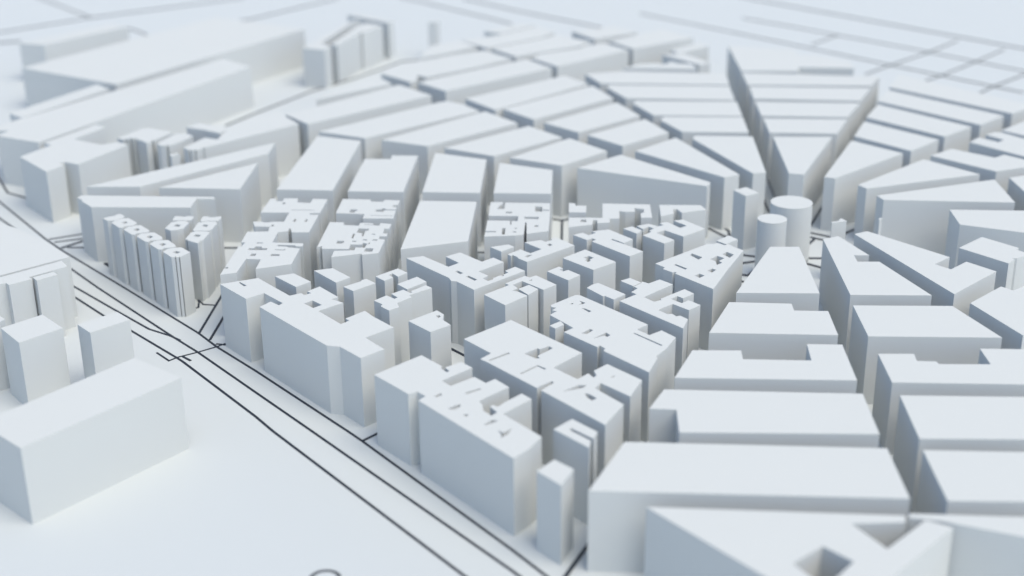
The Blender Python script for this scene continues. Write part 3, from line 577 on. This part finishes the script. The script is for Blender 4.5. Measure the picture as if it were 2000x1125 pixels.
def block(name, label, cat, group, outline, wells):
    cx = sum(p[0] for p in outline) / len(outline)
    cy = sum(p[1] for p in outline) / len(outline)
    root = empty(name, label, cat, (cx, cy), group)
    rings = [[(x - cx, y - cy) for x, y in ring] for ring in [outline] + wells]
    rings = [r if (area(r) > 0) == (k == 0) else r[::-1] for k, r in enumerate(rings)]
    top, low = HEIGHT, HEIGHT - ROOF
    # walls: outer faces and the faces of the light wells
    verts, faces = [], []
    for r in rings:
        n, s = len(r), len(verts)
        verts += [(x, y, -0.2) for x, y in r] + [(x, y, low) for x, y in r]
        faces += [(s + i, s + (i + 1) % n, s + n + (i + 1) % n, s + n + i) for i in range(n)]
    me = link_mesh('walls', verts, faces, WALL, root)
    # roof: slab with the light wells cut through it
    verts, faces = [], []
    flat = [p for r in rings for p in r]
    n = len(flat)
    verts = [(x, y, top) for x, y in flat] + [(x, y, low) for x, y in flat]
    tris = tessellate_polygon([[Vector((x, y, 0)) for x, y in r] for r in rings])
    faces += [tuple(t) for t in tris] + [tuple(n + i for i in t[::-1]) for t in tris]
    s = 0
    for r in rings:
        m = len(r)
        faces += [(n + s + i, n + s + (i + 1) % m, s + (i + 1) % m, s + i) for i in range(m)]
        s += m
    link_mesh('roof', verts, faces, ROOFM, root)
    return root


def drum(name, label, centre, radius):
    ring = [(centre[0] + radius * math.cos(a), centre[1] + radius * math.sin(a))
            for a in [2 * math.pi * i / 96 for i in range(96)]]
    root = block(name, label, 'round tower', 'round towers at the hub', ring, [])
    for ch in root.children:
        for p in ch.data.polygons:
            if abs(p.normal.z) < 0.5:
                p.use_smooth = True
    return root


def road(points, width, lift):
    """A street as a mitred strip with a low kerb-high edge."""
    pts = [Vector(p) for p in points]
    left, right = [], []
    for i, p in enumerate(pts):
        a = (pts[i] - pts[i - 1]).normalized() if i else None
        b = (pts[i + 1] - pts[i]).normalized() if i < len(pts) - 1 else None
        d = (a + b).normalized() if a and b else (a or b)
        nrm = Vector((-d.y, d.x))
        k = 1 / max(0.5, nrm.dot(Vector((-(b or a).y, (b or a).x))))
        left.append(p + nrm * width / 2 * k)
        right.append(p - nrm * width / 2 * k)
    n = len(pts)
    verts = [(q.x, q.y, lift) for q in left + right] + [(q.x, q.y, -0.05) for q in left + right]
    faces = []
    for i in range(n - 1):
        faces += [(i, n + i, n + i + 1, i + 1),
                  (i, i + 1, 2 * n + i + 1, 2 * n + i),
                  (n + i + 1, n + i, 3 * n + i, 3 * n + i + 1)]
    faces += [(0, 2 * n, 3 * n, n), (n - 1, 2 * n - 1, 4 * n - 1, 3 * n - 1)]
    o = link_mesh('road', verts, faces, ASPHALT)
    o['kind'] = 'structure'
    o['label'] = 'dark narrow street line on the pale ground'
    o['category'] = 'road'
    return o


# ------------------------------------------------------------------ setting
S = 3000.0
g = link_mesh('ground', [(-S, -S, 0), (S, -S, 0), (S, S, 0), (-S, S, 0)], [(0, 1, 2, 3)], GROUND)
g['kind'] = 'structure'
for k, (pts, w) in enumerate(ROADS):
    road(pts, w * ROADW, 0.10 + 0.012 * k)
(cx, cy), rr = RING
road([(cx + rr * math.cos(a), cy + rr * math.sin(a)) for a in [2 * math.pi * i / 48 for i in range(49)]],
     ROADW, 0.09)

# ------------------------------------------------------------------ buildings
CATEGORY = {'round_tower': 'round tower', 'sawtooth_tower': 'tower', 'tower_block': 'tower',
            'slab_tower': 'tower', 'pillar_tower': 'tower', 'hut': 'small building', 'fin': 'small building'}
for name, label, group, outline, wells in BUILDINGS:
    block(name, label, CATEGORY.get(name, 'building'), group, outline, wells)
for name, label, centre, radius in ROUND_TOWERS:
    drum(name, label, centre, radius)

# ------------------------------------------------------------------ air
mist = bpy.data.materials.new('pale_mist')
mist.use_nodes = True
mnt = mist.node_tree
mnt.nodes.remove(mnt.nodes['Principled BSDF'])
vol = mnt.nodes.new('ShaderNodeVolumePrincipled')
vol.inputs['Color'].default_value = (0.93, 0.96, 1.0, 1)
vol.inputs['Density'].default_value = HAZE
vol.inputs['Anisotropy'].default_value = 0.0
mnt.links.new(vol.outputs['Volume'], mnt.nodes['Material Output'].inputs['Volume'])
hx, z0, z1 = S + 50, -1.5, CAM['loc'][2] + 6
hv = [(x, y, z) for z in (z0, z1) for x, y in ((-hx, -hx), (hx, -hx), (hx, hx), (-hx, hx))]
hz = link_mesh('haze', hv, [(3, 2, 1, 0), (4, 5, 6, 7), (0, 1, 5, 4), (1, 2, 6, 5), (2, 3, 7, 6), (3, 0, 4, 7)], mist)
hz['kind'] = 'stuff'

# ------------------------------------------------------------------ light
SUN_ELEV, SUN_AZ = math.radians(61), math.radians(-42)     # azimuth from +x towards +y
world = bpy.data.worlds.new('World')
scene.world = world
world.use_nodes = True
nt = world.node_tree
bg = nt.nodes['Background']
sky = nt.nodes.new('ShaderNodeTexSky')
sky.sky_type = 'NISHITA'
sky.sun_disc = False
sky.sun_elevation = SUN_ELEV
sky.sun_rotation = math.pi / 2 - SUN_AZ
sky.air_density = 1.0
sky.dust_density = 1.0
sky.ozone_density = 1.0
nt.links.new(sky.outputs['Color'], bg.inputs['Color'])
bg.inputs['Strength'].default_value = SKY

sun = bpy.data.lights.new('sun', 'SUN')
sun.energy = SUNE
sun.angle = math.radians(SUNA)
sun.color = (1.0, 0.90, 0.73)
so = bpy.data.objects.new('sun', sun)
COL.objects.link(so)
d = Vector((math.cos(SUN_ELEV) * math.cos(SUN_AZ), math.cos(SUN_ELEV) * math.sin(SUN_AZ), math.sin(SUN_ELEV)))
so.rotation_euler = d.to_track_quat('Z', 'Y').to_euler()
so.location = d * 600

# ------------------------------------------------------------------ camera
cd = bpy.data.cameras.new('camera')
cam = bpy.data.objects.new('camera', cd)
COL.objects.link(cam)
cd.sensor_width = 36
cd.lens = CAM['lens']
cd.clip_start = 1
cd.clip_end = 20000
cam.matrix_world = (Matrix.Translation(CAM['loc']) @ Matrix.Rotation(math.radians(90 - CAM['pitch']), 4, 'X')
                    @ Matrix.Rotation(math.radians(CAM['roll']), 4, 'Z'))
cd.dof.use_dof = True
cd.dof.focus_distance = FOCUS
cd.dof.aperture_fstop = CAM['lens'] / 1000 / APERTURE
scene.camera = cam

scene.view_settings.view_transform = 'Standard'
scene.view_settings.look = 'None'
scene.view_settings.exposure = EXPO
scene.view_settings.gamma = 1.0
scene.cycles.max_bounces = 12
scene.cycles.diffuse_bounces = 8
scene.cycles.volume_bounces = 3
